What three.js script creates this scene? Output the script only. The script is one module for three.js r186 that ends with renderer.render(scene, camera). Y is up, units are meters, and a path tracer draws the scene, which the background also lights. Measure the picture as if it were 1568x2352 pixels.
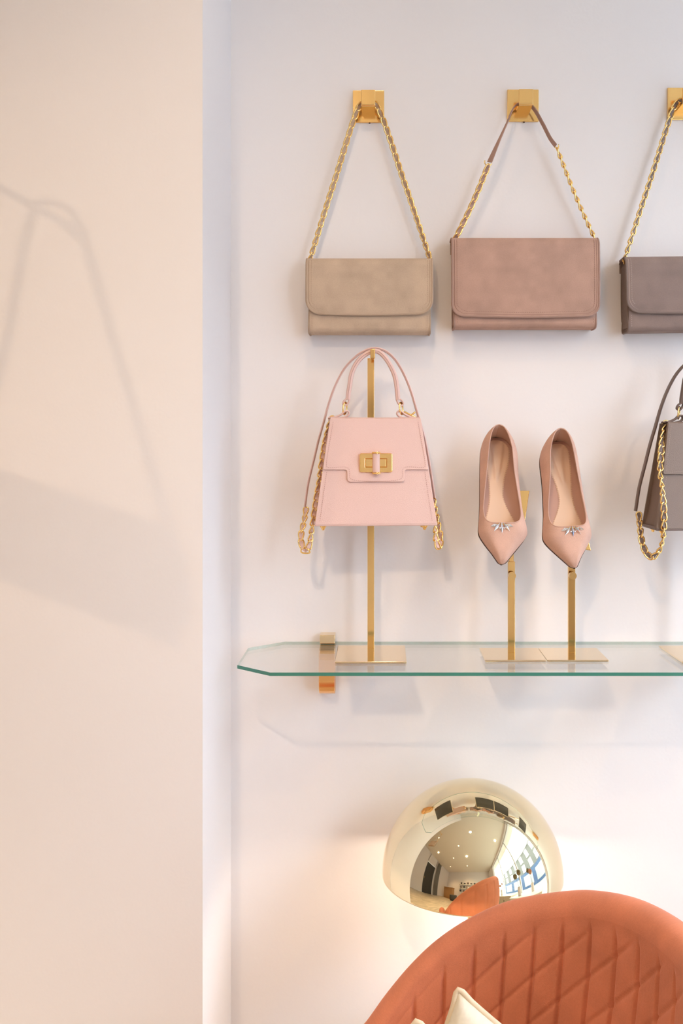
import * as THREE from 'three';
import { RoundedBoxGeometry } from 'three/addons/geometries/RoundedBoxGeometry.js';
import { mergeGeometries, mergeVertices } from 'three/addons/utils/BufferGeometryUtils.js';
import { RectAreaLightUniformsLib } from 'three/addons/lights/RectAreaLightUniformsLib.js';

RectAreaLightUniformsLib.init();
const scene = new THREE.Scene();

// ---------- camera: level, with a shifted lens (rise of the frame downwards) ----------
const camera = new THREE.PerspectiveCamera(2 * Math.atan(1176 / 2300) * 180 / Math.PI, 1568 / 2352, 0.05, 100);
camera.position.set(0, 1.35, 1.9);
camera.lookAt(0, 1.35, 0);
camera.setViewOffset(1568, 2352, -96, 176, 1568, 2352);
scene.add(camera);

// ---------- sky, exposure ----------
scene.background = new THREE.Color().setRGB(0.83, 0.95, 1.12);
scene.backgroundIntensity = 19;
const renderer = new THREE.WebGLRenderer({ antialias: true });
renderer.toneMapping = THREE.LinearToneMapping;
renderer.toneMappingExposure = 0.56;
renderer.shadowMap.enabled = true;

const WARM = new THREE.Color().setRGB(1.0, 0.75, 0.5);
// ceiling spotlights: x, z, aim point, strength
const SPOTS = [ // x, z, aim, strength, half angle of the cone, where
  [0.0, 0.95, [-0.05, 0.85, 0.0], 2.2, 0.78, 'above the back wall display'],
  [-0.74, 1.67, [-0.8, 0, 1.5], 16.0, 0.6, 'in front of the left pier'],
  [-2.36, 1.72, [-0.5, 1.05, 0.3], 8.0, 0.48, 'far left, aimed at the pier'],
  [-1.69, 0.78, [-1.69, 0, 0.95], 18.0, 0.6, 'close to the left pier'],
  [-0.42, 2.5, [-0.5, 0.45, 0.3], 13.0, 0.62, 'over the middle of the shop'],
  [-1.44, 2.6, [-1.44, 0, 2.6], 22.0, 0.7, 'over the rear of the shop'],
  [1.2, 1.3, [0.2, 0.3, 0.4], 5.0, 0.6, 'between the armchair and the shop window'],
  [-2.3, 3.7, [-2.0, 0.6, 4.2], 14.0, 0.8, 'over the wooden counter'],
  [-0.6, 3.7, [-0.6, 0.6, 4.5], 14.0, 0.8, 'in front of the shelves opposite'],
];

// ---------- helpers ----------
const V = (x, y, z) => new THREE.Vector3(x, y, z);
let seed = 7;
const rnd = () => { seed |= 0; seed = seed + 0x6D2B79F5 | 0; let t = Math.imul(seed ^ seed >>> 15, 1 | seed); t = t + Math.imul(t ^ t >>> 7, 61 | t) ^ t; return ((t ^ t >>> 14) >>> 0) / 4294967296; };
const lerp = (a, b, t) => a + (b - a) * t;
const clamp = (x, a, b) => Math.min(b, Math.max(a, x));
const smooth = (a, b, x) => { const t = clamp((x - a) / (b - a), 0, 1); return t * t * (3 - 2 * t); };
const table = (pts, x) => { // smooth interpolation through [x, y] pairs
  if (x <= pts[0][0]) return pts[0][1];
  const n = pts.length;
  if (x >= pts[n - 1][0]) return pts[n - 1][1];
  let i = 0; while (x > pts[i + 1][0]) i++;
  const [x0, y0] = pts[i], [x1, y1] = pts[i + 1], h = x1 - x0;
  const m = (k) => k <= 0 ? (pts[1][1] - pts[0][1]) / (pts[1][0] - pts[0][0]) : k >= n - 1 ? (pts[n - 1][1] - pts[n - 2][1]) / (pts[n - 1][0] - pts[n - 2][0]) : (pts[k + 1][1] - pts[k - 1][1]) / (pts[k + 1][0] - pts[k - 1][0]);
  const t = (x - x0) / h, t2 = t * t, t3 = t2 * t;
  return (2 * t3 - 3 * t2 + 1) * y0 + (t3 - 2 * t2 + t) * h * m(i) + (-2 * t3 + 3 * t2) * y1 + (t3 - t2) * h * m(i + 1);
};
const taken = {};
const numbered = (name) => { const n = taken[name] = (taken[name] ?? -1) + 1; return n ? `${name}_${String(n).padStart(3, '0')}` : name; };
function thing(name, label, category, pos = [0, 0, 0], group) {
  const o = new THREE.Group(); o.name = numbered(name); o.position.set(...pos); scene.add(o);
  o.userData = { label, category }; if (group) o.userData.group = group;
  return o;
}
function part(name, geo, mat, parent, label) {
  const m = new THREE.Mesh(geo, mat); m.name = name; m.castShadow = m.receiveShadow = true; parent.add(m);
  if (label) m.userData.label = label;
  return m;
}
function struct(name, geo, mat, pos = [0, 0, 0]) {
  const m = new THREE.Mesh(geo, mat); m.name = name; m.position.set(...pos); m.castShadow = m.receiveShadow = true; scene.add(m);
  m.userData = { kind: 'structure' };
  return m;
}
const box = (w, h, d, x = 0, y = 0, z = 0) => new THREE.BoxGeometry(w, h, d).translate(x, y, z);
const rbox = (w, h, d, r, x = 0, y = 0, z = 0, seg = 3) => new RoundedBoxGeometry(w, h, d, seg, r).translate(x, y, z);
const cyl = (r0, r1, h, x = 0, y = 0, z = 0, n = 24) => new THREE.CylinderGeometry(r0, r1, h, n).translate(x, y, z);
const merge = (list) => mergeGeometries(list.map((g) => { const k = g.index ? g.toNonIndexed() : g; for (const a of Object.keys(k.attributes)) if (!['position', 'normal', 'uv'].includes(a)) k.deleteAttribute(a); return k; }));
const curveOf = (pts, closed = false) => new THREE.CatmullRomCurve3(pts.map((p) => p.isVector3 ? p : V(...p)), closed, 'centripetal');
const tube = (pts, r, n = 40, radial = 8, closed = false) => new THREE.TubeGeometry(Array.isArray(pts) ? curveOf(pts, closed) : pts, n, r, radial, closed);
// indexed grid of points f(i, j) -> Vector3, with uv in metres if given
function grid(nu, nv, f, uvf, closeU = false) {
  const pos = [], uv = [], idx = [];
  for (let i = 0; i <= nu; i++) for (let j = 0; j <= nv; j++) { const p = f(i / nu, j / nv, i, j); pos.push(p.x, p.y, p.z); const t = uvf ? uvf(i / nu, j / nv, p) : [p.x, p.y]; uv.push(t[0], t[1]); }
  for (let i = 0; i < nu; i++) for (let j = 0; j < nv; j++) { const a = i * (nv + 1) + j, b = a + nv + 1; idx.push(a, b, a + 1, b, b + 1, a + 1); }
  const g = new THREE.BufferGeometry();
  g.setAttribute('position', new THREE.Float32BufferAttribute(pos, 3)); g.setAttribute('uv', new THREE.Float32BufferAttribute(uv, 2));
  g.setIndex(idx); g.computeVertexNormals();
  if (closeU) { const n = g.attributes.normal; for (let j = 0; j <= nv; j++) { const b = nu * (nv + 1) + j; const s = V(n.getX(j) + n.getX(b), n.getY(j) + n.getY(b), n.getZ(j) + n.getZ(b)).normalize(); n.setXYZ(j, s.x, s.y, s.z); n.setXYZ(b, s.x, s.y, s.z); } }
  return g;
}
// strap swept along a curve; side(u) gives the direction of its width; off(u) an offset along its face
function strap(curve, n, side, halfW, halfT, off) {
  const sec = []; // rounded section
  for (let k = 0; k < 12; k++) { const a = k / 12 * 2 * Math.PI; const c = Math.cos(a), s = Math.sin(a); sec.push([Math.sign(c) * Math.pow(Math.abs(c), 0.45), Math.sign(s) * Math.pow(Math.abs(s), 0.6)]); }
  const rings = [];
  for (let i = 0; i <= n; i++) {
    const u = i / n, p = curve.getPointAt(u), t = curve.getTangentAt(u), sd = (typeof side === 'function' ? side(u) : side).clone();
    sd.addScaledVector(t, -sd.dot(t)).normalize();
    const up = V().crossVectors(t, sd); const hw = typeof halfW === 'function' ? halfW(u) : halfW;
    if (off) p.addScaledVector(up, off(u));
    rings.push(sec.map(([a, b]) => p.clone().addScaledVector(sd, a * hw).addScaledVector(up, b * halfT)));
  }
  const g = grid(n, 12, (u, v, i, j) => rings[i][j % 12]);
  const cap = (ring, flip) => { const c = ring.reduce((s, p) => s.add(p), V()).multiplyScalar(1 / 12); const pos = []; for (let k = 0; k < 12; k++) { const a = ring[k], b = ring[(k + 1) % 12]; for (const q of flip ? [c, b, a] : [c, a, b]) pos.push(q.x, q.y, q.z); } const h = new THREE.BufferGeometry(); h.setAttribute('position', new THREE.Float32BufferAttribute(pos, 3)); h.setAttribute('uv', new THREE.Float32BufferAttribute(new Array(pos.length / 3 * 2).fill(0), 2)); h.computeVertexNormals(); return h; };
  return merge([g, cap(rings[0], true), cap(rings[n], false)]);
}
// small dashes along a polyline of points
function stitches(pts, normal, pitch = 0.0034, len = 0.0021, w = 0.0007) {
  const c = curveOf(pts), L = c.getLength(), n = Math.floor(L / pitch), out = [];
  for (let i = 0; i < n; i++) {
    const u = (i + 0.5) / n, p = c.getPointAt(u), t = c.getTangentAt(u), nn = typeof normal === 'function' ? normal(u) : normal.clone();
    const s = V().crossVectors(nn, t).normalize(); const m = new THREE.Matrix4().makeBasis(t, s, V().crossVectors(t, s)); m.setPosition(p);
    out.push(new THREE.BoxGeometry(len, w, w).applyMatrix4(m));
  }
  return merge(out);
}

// ---------- textures and materials ----------
function noiseTex(size, fn, srgb = false, repeat = 1) {
  const d = new Uint8Array(size * size * 4);
  for (let y = 0; y < size; y++) for (let x = 0; x < size; x++) { const c = fn(x / size, y / size); const k = (y * size + x) * 4; d[k] = clamp(c[0], 0, 255); d[k + 1] = clamp(c[1], 0, 255); d[k + 2] = clamp(c[2], 0, 255); d[k + 3] = 255; }
  const t = new THREE.DataTexture(d, size, size); t.wrapS = t.wrapT = THREE.RepeatWrapping; t.magFilter = THREE.LinearFilter; t.minFilter = THREE.LinearMipmapLinearFilter; t.generateMipmaps = true;
  if (srgb) t.colorSpace = THREE.SRGBColorSpace; t.repeat.set(repeat, repeat); t.needsUpdate = true; return t;
}
function lattice(n) { const a = []; for (let i = 0; i < n * n; i++) a.push(rnd()); return (u, v) => { const x = u * n, y = v * n, i = Math.floor(x), j = Math.floor(y), fx = x - i, fy = y - j, sx = fx * fx * (3 - 2 * fx), sy = fy * fy * (3 - 2 * fy); const q = (p, r) => a[((r % n + n) % n) * n + ((p % n + n) % n)]; return lerp(lerp(q(i, j), q(i + 1, j), sx), lerp(q(i, j + 1), q(i + 1, j + 1), sx), sy); }; }
const l6 = lattice(6), l16 = lattice(16), l48 = lattice(48), l110 = lattice(110), l200 = lattice(200);
const plasterBump = noiseTex(512, (u, v) => { const h = 120 + 60 * (l48(u, v) - 0.5) + 90 * (l110(u, v) - 0.5) + 40 * (l200(u, v) - 0.5); return [h, h, h]; });
const suedeMap = noiseTex(512, (u, v) => { const k = 236 + 16 * (l6(u, v) - 0.5) + 12 * (l16(u, v) - 0.5) + 8 * (l200(u, v) - 0.5); return [k, k, k]; }, true);
const suedeBump = noiseTex(512, (u, v) => { const k = 128 + 110 * (l200(u, v) - 0.5) + 40 * (l110(u, v) - 0.5); return [k, k, k]; });
const grain = (() => { // pebbled leather: cells
  const n = 64, pts = []; for (let i = 0; i < n * n; i++) pts.push([rnd(), rnd()]);
  return noiseTex(512, (u, v) => { const x = u * n, y = v * n, i = Math.floor(x), j = Math.floor(y); let a = 9, b = 9; for (let p = -1; p <= 1; p++) for (let q = -1; q <= 1; q++) { const c = pts[((j + q + n) % n) * n + (i + p + n) % n]; const d = Math.hypot(i + p + c[0] - x, j + q + c[1] - y); if (d < a) { b = a; a = d; } else if (d < b) b = d; } const h = 60 + 180 * clamp((b - a) * 1.8, 0, 1); return [h, h, h]; });
})();
const rep = (t, r) => { const c = t.clone(); c.repeat.set(r, r); c.needsUpdate = true; return c; };
const lin = (r, g, b) => new THREE.Color().setRGB(r, g, b);
const std = (r, g, b, o = {}) => new THREE.MeshStandardMaterial({ color: lin(r, g, b), roughness: 0.6, ...o });
const phys = (r, g, b, o = {}) => new THREE.MeshPhysicalMaterial({ color: lin(r, g, b), roughness: 0.6, ...o });

const M = {};
M.wall = std(0.84, 0.795, 0.78, { roughness: 0.85, bumpMap: rep(plasterBump, 2.2), bumpScale: 0.00018 });
M.ceiling = std(0.86, 0.80, 0.71, { roughness: 0.95 });
M.woodFloor = std(0.78, 0.67, 0.52, { roughness: 0.35, map: noiseTex(512, (u, v) => { const k = 215 + 40 * (l110(u * 0.5, v * 0.05) - 0.5) + 30 * (l16(u, v * 0.2) - 0.5) - (((u * 8) % 1) < 0.02 ? 50 : 0); return [k, k, k]; }, true) });
M.gold = phys(0.95, 0.61, 0.23, { metalness: 1, roughness: 0.1 });
M.goldSatin = phys(0.93, 0.62, 0.25, { metalness: 1, roughness: 0.16 });
M.goldPlate = phys(0.9, 0.74, 0.5, { metalness: 1, roughness: 0.1 });
M.goldChain = phys(0.95, 0.66, 0.26, { metalness: 1, roughness: 0.18 });
M.copper = phys(0.9, 0.5, 0.2, { metalness: 1, roughness: 0.2 });
M.dome = phys(0.97, 0.855, 0.58, { metalness: 1, roughness: 0.025 });
M.domeInner = std(0.93, 0.88, 0.78, { roughness: 0.5 });
const suede = (r, g, b, rp = 5) => phys(r, g, b, { roughness: 0.95, map: rep(suedeMap, rp), bumpMap: rep(suedeBump, rp * 1.4), bumpScale: 0.0003, sheen: 0.35, sheenRoughness: 0.6, sheenColor: lin(r * 0.9, g * 0.9, b * 0.9) });
const leather = (r, g, b, rp = 5) => phys(r, g, b, { roughness: 0.5, bumpMap: rep(grain, rp * 1.6), bumpScale: 0.0002 });
M.taupe = suede(0.60, 0.44, 0.315); M.taupeEdge = suede(0.57, 0.41, 0.29); M.taupeThread = std(0.36, 0.24, 0.16);
M.blush = suede(0.53, 0.325, 0.25); M.blushEdge = suede(0.47, 0.29, 0.23); M.blushThread = std(0.27, 0.14, 0.10);
M.slate = suede(0.30, 0.215, 0.185); M.slateEdge = suede(0.27, 0.195, 0.165); M.slateThread = std(0.45, 0.34, 0.29);
M.pink = leather(0.72, 0.485, 0.43, 6); M.pinkPlain = phys(0.70, 0.475, 0.42, { roughness: 0.5 }); M.pinkGusset = phys(0.62, 0.38, 0.34, { roughness: 0.6 }); M.pinkThread = std(0.46, 0.25, 0.21); M.pinkEdge = std(0.5, 0.28, 0.24);
M.dark = leather(0.215, 0.155, 0.125, 6); M.darkPlain = phys(0.16, 0.11, 0.095, { roughness: 0.5 }); M.darkGusset = phys(0.20, 0.13, 0.10, { roughness: 0.6 }); M.darkThread = std(0.36, 0.27, 0.22); M.darkEdge = std(0.07, 0.05, 0.045);
M.shoe = suede(0.74, 0.45, 0.345, 6); M.lining = phys(0.70, 0.47, 0.36, { roughness: 0.6 }); M.insole = phys(0.52, 0.30, 0.23, { roughness: 0.6 }); M.sock = phys(0.80, 0.56, 0.40, { roughness: 0.35, clearcoat: 0.15 }); M.sole = phys(0.09, 0.045, 0.03, { roughness: 0.5 });
M.crystal = phys(0.93, 0.94, 0.97, { roughness: 0.06, metalness: 0.85 });
M.glass = phys(0.975, 0.99, 0.985, { roughness: 0.0, transmission: 1, thickness: 0, ior: 1.5 });
M.glassEdge = phys(0.055, 0.23, 0.17, { roughness: 0.1, transmission: 0.1, thickness: 0, ior: 1.5 });
M.glassRear = phys(0.72, 0.84, 0.80, { roughness: 0.1, transmission: 0.75, thickness: 0, ior: 1.5 });
M.velvet = phys(0.76, 0.255, 0.135, { roughness: 0.85, sheen: 1, sheenRoughness: 0.45, sheenColor: lin(1.0, 0.56, 0.45), map: rep(suedeMap, 3.5), bumpMap: rep(suedeBump, 9), bumpScale: 0.0003 });
M.cream = phys(0.91, 0.84, 0.70, { roughness: 0.75, map: rep(suedeMap, 2) }); M.creamPipe = std(0.70, 0.58, 0.42, { roughness: 0.7 });
M.white = std(0.85, 0.84, 0.81, { roughness: 0.5 }); M.creamLacquer = std(0.82, 0.74, 0.60, { roughness: 0.35 });
M.black = std(0.02, 0.02, 0.02, { roughness: 0.5 }); M.wood = std(0.48, 0.25, 0.10, { roughness: 0.5 }); M.charcoal = std(0.06, 0.055, 0.05, { roughness: 0.8 });
M.brickGrey = std(0.085, 0.09, 0.092, { roughness: 0.9 }); M.frameWhite = std(0.8, 0.8, 0.8, { roughness: 0.5 }); M.blueShop = std(0.012, 0.045, 0.12, { roughness: 0.5 }); M.asphalt = std(0.2, 0.2, 0.2, { roughness: 0.9 }); M.pane = phys(0.96, 0.98, 0.98, { roughness: 0, transmission: 1, thickness: 0, ior: 1.5 }); M.paneFar = phys(0.2, 0.22, 0.25, { roughness: 0.3 });
M.bulb = new THREE.MeshStandardMaterial({ color: lin(1, 0.9, 0.75), emissive: lin(1, 0.8, 0.55), emissiveIntensity: 12 });

// ---------- the room ----------
const HC = 2.75, XL = -3.2, XR = 1.55, ZF = 4.9, PZ = 0.298, PX = -0.289;
{
  const uvBox = (w, h, d, x, y, z) => { const g = box(w, h, d, x, y, z), p = g.attributes.position, n = g.attributes.normal, u = g.attributes.uv; for (let i = 0; i < p.count; i++) { const ax = Math.abs(n.getX(i)), ay = Math.abs(n.getY(i)); u.setXY(i, ax > 0.5 ? p.getZ(i) : p.getX(i), ay > 0.5 ? p.getZ(i) : p.getY(i)); } return g; };
  struct('wall_back', uvBox(XR + 0.4 - PX + 0.2, HC, 0.2, (XR + 0.4 + PX - 0.2) / 2, HC / 2, -0.1), M.wall);
  struct('wall_pier', uvBox(PX - XL + 0.2, HC, 0.5, (PX + XL - 0.2) / 2, HC / 2, PZ - 0.25), M.wall);
  struct('wall_front', uvBox(XR - XL + 0.4, HC, 0.2, (XR + XL) / 2, HC / 2, ZF + 0.1), M.wall);
  struct('ceiling', uvBox(XR - XL + 1.0, 0.2, ZF + 0.7, (XR + XL) / 2 + 0.1, HC + 0.1, ZF / 2), M.ceiling);
  struct('floor', uvBox(XR - XL + 1.0, 0.2, ZF + 0.7, (XR + XL) / 2 + 0.1, -0.1, ZF / 2), M.woodFloor);
  // left wall with a doorway
  struct('wall_left', merge([uvBox(0.2, HC, 1.3, XL - 0.1, HC / 2, PZ + 0.65), uvBox(0.2, HC, ZF - 2.6 - PZ + 0.298, XL - 0.1, HC / 2, (ZF + 2.6) / 2), uvBox(0.2, HC - 2.1, 1.1, XL - 0.1, HC - (HC - 2.1) / 2, 2.1)]), M.wall);
  const door = struct('door_1', box(0.05, 2.08, 0.98, XL - 0.06, 1.04, 2.1), M.charcoal); part('handle', cyl(0.012, 0.012, 0.12, XL - 0.01, 1.0, 1.7).rotateY(0), M.goldSatin, door);
  // right wall: sill below, lintel above, pier at the rear; the rest is shop window
  struct('wall_right', merge([uvBox(0.2, 0.12, 3.9, XR + 0.1, 0.06, 1.8), uvBox(0.2, 0.12, 3.9, XR + 0.1, HC - 0.06, 1.8), uvBox(0.2, HC, ZF - 3.6, XR + 0.1, HC / 2, (ZF + 3.6) / 2), uvBox(0.2, HC, 0.25, XR + 0.1, HC / 2, -0.075)]), M.wall);
  const win = struct('window_1', merge([0.06, 1.25, 2.42, 3.58].map((z) => box(0.06, HC - 0.24, 0.05, XR + 0.1, (HC - 0.12 + 0.12) / 2, z)).concat([box(0.06, 0.05, 3.55, XR + 0.1, 0.145, 1.82), box(0.06, 0.05, 3.55, XR + 0.1, HC - 0.145, 1.82)])), M.frameWhite);
  for (const z of [0.655, 1.835, 3.0]) part('pane', new THREE.PlaneGeometry(1.13, HC - 0.34).rotateY(-Math.PI / 2).translate(XR + 0.1, HC / 2, z), M.pane, win);
}

// ---------- ceiling spotlights ----------
{
  const ring = new THREE.TorusGeometry(0.045, 0.008, 10, 32).rotateX(Math.PI / 2);
  const lens = new THREE.SphereGeometry(0.036, 24, 10, 0, Math.PI * 2, Math.PI / 2, Math.PI / 2).scale(1, 0.35, 1);
  for (const [x, z, aim, power, cone, where] of SPOTS) {
    const t = thing('ceiling_spotlight', `round white recessed ceiling spotlight ${where}`, 'ceiling light', [x, HC, z], 'recessed ceiling spotlights');
    part('trim_ring', ring, M.white, t); part('bulb', lens, M.bulb, t);
    const s = new THREE.SpotLight(WARM, power, 0, cone, 0.85, 2);
    s.position.set(x, HC - 0.03, z); s.target.position.set(...aim); s.castShadow = true; s.shadow.radius = x === -2.36 ? 1.3 : 2.2; s.shadow.mapSize.set(1024, 1024);
    scene.add(s, s.target);
  }
}

// ---------- woven chain ----------
// a curb link lies along x; its strands rise and dip so that neighbours interlock
function linkGeo(len, wid, wire) {
  const pts = []; const a = len / 2 - wire, b = wid / 2 - wire, c = wire * 1.5;
  for (let k = 0; k < 20; k++) { const t = k / 20 * 2 * Math.PI, ct = Math.cos(t), st = Math.sin(t); pts.push([a * Math.sign(ct) * Math.pow(Math.abs(ct), 0.9), b * Math.sign(st) * Math.pow(Math.abs(st), 0.68), c * Math.sin(2 * t)]); }
  return tube(pts, wire, 22, 6, true);
}
const LINK = linkGeo(0.0245, 0.0118, 0.00145), LINK_S = linkGeo(0.021, 0.0122, 0.0015);
// links and leather along a path; twist(u) turns them about the path
function chain(parent, pts, leatherMat, { pitch = 0.0178, link = LINK, twist = () => 0.35, front = V(0, 0, 1), name = 'chain_strap' } = {}) {
  const c = curveOf(pts), L = c.getLength(), n = Math.max(2, Math.round(L / pitch));
  c.arcLengthDivisions = 400; c.updateArcLengths();
  const frame = (u) => { const t = c.getTangentAt(u); const f = front.clone().addScaledVector(t, -front.dot(t)).normalize(); f.applyAxisAngle(t, twist(u)); return [t, V().crossVectors(f, t), f]; };
  const rib = part(name, strap(c, n * 6, (u) => frame(u)[1], 0.0029, 0.0006, (u) => 0.0014 * Math.cos(u * n * 2 * Math.PI)), leatherMat, parent);
  for (let i = 0; i < n; i++) {
    const u = (i + 0.5) / n, [t, s, f] = frame(u);
    const m = part('chain_link', link, M.goldChain, rib);
    m.applyMatrix4(new THREE.Matrix4().makeBasis(t, s, f).setPosition(c.getPointAt(u)));
  }
  return rib;
}

// ---------- wall hooks ----------
function wallHook(x, y, label) {
  const t = thing('wall_hook', label, 'hook', [x, y, 0], 'square brass hooks along the back wall');
  part('backplate', rbox(0.0595, 0.061, 0.004, 0.0012, 0, 0, 0.002), M.goldSatin, t);
  const sh = new THREE.Shape(); // side profile (z, y): arm out of the plate, lip turned up
  sh.moveTo(0.003, -0.0115); sh.lineTo(0.0405, -0.0115); sh.absarc(0.0405, -0.0085, 0.003, -Math.PI / 2, 0, false); sh.lineTo(0.0435, 0.0165); sh.lineTo(0.0395, 0.0165); sh.lineTo(0.0395, -0.0075); sh.lineTo(0.003, -0.0075);
  part('peg', new THREE.ExtrudeGeometry(sh, { depth: 0.024, bevelEnabled: true, bevelThickness: 0.001, bevelSize: 0.0008, bevelSegments: 2 }).rotateY(-Math.PI / 2).translate(0.012, 0, 0), M.goldSatin, t);
  part('grub_screw', cyl(0.0016, 0.0016, 0.002, 0.002, -0.031, 0.002), M.sole, t);
  return t;
}

// ---------- flap clutches ----------
// origin at the middle of the bottom back edge; the bag faces +z
function clutch({ name, label, group, pos, W, H, D, flapH, suedeM, edgeM, threadM, sag = 0.003, R = 0.024, yaw = 0, roll = 0 }) {
  const t = thing(name, label, 'handbag', pos, group); t.rotation.set(0, yaw, roll);
  const r = 0.013, w2 = W / 2;
  // body: rounded profile, a little fuller in the middle
  const prof = []; // (y, z) closed loop
  const arc = (cy, cz, rr, a0, a1) => { for (let k = 0; k <= 6; k++) { const a = lerp(a0, a1, k / 6); prof.push([cy + rr * Math.sin(a), cz + rr * Math.cos(a)]); } };
  const D2 = D - 0.004;
  arc(H - r, D2 - r, r, 0, Math.PI / 2); arc(H - 0.006, 0.006, 0.006, Math.PI / 2, Math.PI); arc(0.006, 0.006, 0.006, Math.PI, 1.5 * Math.PI); arc(0.01, D2 - 0.01, 0.01, 1.5 * Math.PI, 2 * Math.PI);
  const loop = prof.map(([y, z]) => [y, z]);
  const nb = loop.length;
  const bodyGeo = grid(nb, 24, (u, v, i, j) => { const [y, z] = loop[i % nb], x = lerp(-w2 + 0.004, w2 - 0.004, v); const puff = (1 - Math.pow(2 * v - 1, 4)) * 0.0025 * smooth(0, 0.03, y) * (z > D / 2 ? 1 : 0); return V(x, y, z + puff); }, (u, v, p) => [p.x, p.y], true);
  const capS = (sx) => { const pos2 = [], uv2 = []; for (let k = 0; k < nb; k++) { const a = loop[k], b = loop[(k + 1) % nb]; const tri = [[H / 2, D / 2], a, b]; if (sx < 0) tri.reverse(); for (const [y, z] of tri) { pos2.push(sx * (w2 - 0.004), y, z); uv2.push(z, y); } } const g = new THREE.BufferGeometry(); g.setAttribute('position', new THREE.Float32BufferAttribute(pos2, 3)); g.setAttribute('uv', new THREE.Float32BufferAttribute(uv2, 2)); g.computeVertexNormals(); return g; };
  part('body', merge([bodyGeo, capS(1), capS(-1)]), suedeM, t);
  for (const s of [-1, 1]) {
    const pts = loop.filter(([y, z]) => z > 0.012 || y < 0.012).map(([y, z]) => V(s * (w2 - 0.003), y, z)); pts.push(V(s * (w2 - 0.003), H - 0.01, 0.004), V(s * (w2 - 0.003), 0.02, 0.002));
    part('piping', tube(pts, 0.0019, 90, 7, true), edgeM, t);
    part('gusset', rbox(0.004, H - 0.014, D - 0.014, 0.0018, s * (w2 - 0.0035), H / 2, D / 2 - 0.001), edgeM, t);
    part('stitching', stitches([V(s * (w2 - 0.0085), 0.008, D2 + 0.0012), V(s * (w2 - 0.0085), H - flapH - 0.004, D2 + 0.0018)], V(0, 0, 1)), threadM, t);
  }
  // flap: path (y, z) from the back over the top and down the front
  const path = []; const arc2 = (cy, cz, rr, a0, a1, n = 8) => { for (let k = 0; k <= n; k++) { const a = lerp(a0, a1, k / n); path.push([cy + rr * Math.sin(a), cz + rr * Math.cos(a), Math.sin(a), Math.cos(a)]); } };
  path.push([H - 0.02, -0.0015, 0, -1]); arc2(H - 0.0055, 0.0055, 0.007, Math.PI, Math.PI / 2); arc2(H - r, D2 - r, r + 0.0022, Math.PI / 2, 0);
  const vEnd = H - flapH, y0 = H - r, nf = 46;
  for (let k = 1; k <= nf; k++) { const q = 1 - Math.pow(1 - k / nf, 1.6); path.push([lerp(y0, vEnd, q), D2 + 0.0022 + 0.0035 * Math.sin(Math.PI * 0.9 * q), 0, 1]); }
  const halfW = (y, z) => { const d = R - (y - vEnd); return (z > D / 2 && d > 0) ? w2 + 0.001 - R + Math.sqrt(Math.max(0, R * R - d * d)) : w2 + 0.001; };
  const np = path.length - 1, nx = 28;
  const fp = (i, x01, off) => { const [y, z, ny, nz] = path[i]; const w = halfW(y, z), x = lerp(-w, w, x01); const k = z > D / 2 ? smooth(vEnd + 0.05, vEnd, y) * (1 - Math.pow(x / w2, 2)) * sag : 0; return V(x, y + ny * off - k, z + nz * off); };
  const front = grid(np, nx, (u, v, i) => fp(i, v, 0.0028), (u, v, p) => [p.x + 0.3, p.y + 0.17]), back = grid(np, nx, (u, v, i) => fp(i, 1 - v, 0), (u, v, p) => [p.x, p.y]);
  const flap = part('flap', merge([front, back]), suedeM, t);
  const edge = (ins, off) => { const out = []; for (let i = 9; i <= np; i++) { const p = fp(i, 0, off); out.push(p); } const left = out, right = []; for (let i = np; i >= 9; i--) right.push(fp(i, 1, off)); const mid = []; const a = left[left.length - 1], b = right[0]; for (let k = 1; k < 12; k++) mid.push(fp(np, k / 12, off)); const all = [...left, ...mid, ...right]; if (!ins) return all; // move inwards
    const cx = 0, cyy = (H + vEnd) / 2 + 0.02; return all.map((p) => { const q = p.clone(); const hx = w2 + 0.001; const sx = clamp(Math.abs(q.x) / hx, 0, 1); q.x = q.x * (hx - ins) / hx; const dyb = q.y - vEnd + sag; if (q.z > D / 2) q.y = vEnd - sag + dyb + ins * smooth(R * 1.6, 0, dyb) ; return q; }); };
  const rim = edge(0, 0.0014);
  part('flap_piping', tube(rim, 0.0023, 170, 7), edgeM, flap);
  const st = edge(0.0085, 0.0031).filter((p) => p.z > D2 - 0.002);
  part('flap_stitching', stitches(st, V(0, 0, 1)), threadM, flap);
  part('flap_crease', tube(edge(0.0042, 0.0026).filter((p) => p.z > D2 - 0.003), 0.0007, 150, 5), threadM, flap);
  return t;
}
function endRing(parent, p, r = 0.0055, rx = 0.3) { part('strap_ring', new THREE.TorusGeometry(r, 0.0013, 8, 24).rotateY(Math.PI / 2 - rx).translate(...p), M.goldChain, parent); }
// chain handle over a hook: given in the bag's own coordinates
function chainHandle(t, L, R, top, leatherM, o = {}) {
  const left = [V(...L), V(lerp(L[0], top[0] - 0.013, 0.5) - 0.002, lerp(L[1], top[1], 0.5), lerp(L[2], top[2], 0.5) + 0.002), V(top[0] - 0.015, top[1] - 0.004, top[2]), V(top[0] - 0.008, top[1], top[2]), V(top[0] + 0.008, top[1], top[2]), V(top[0] + 0.015, top[1] - 0.004, top[2]), V(lerp(R[0], top[0] + 0.013, 0.5) + 0.002, lerp(R[1], top[1], 0.5), lerp(R[2], top[2], 0.5) + 0.002), V(...R)];
  chain(t, left, leatherM, { twist: (u) => 0.35 + 0.65 * Math.pow(Math.abs(2 * u - 1), 3), ...o });
  endRing(t, L); endRing(t, R);
}

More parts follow.
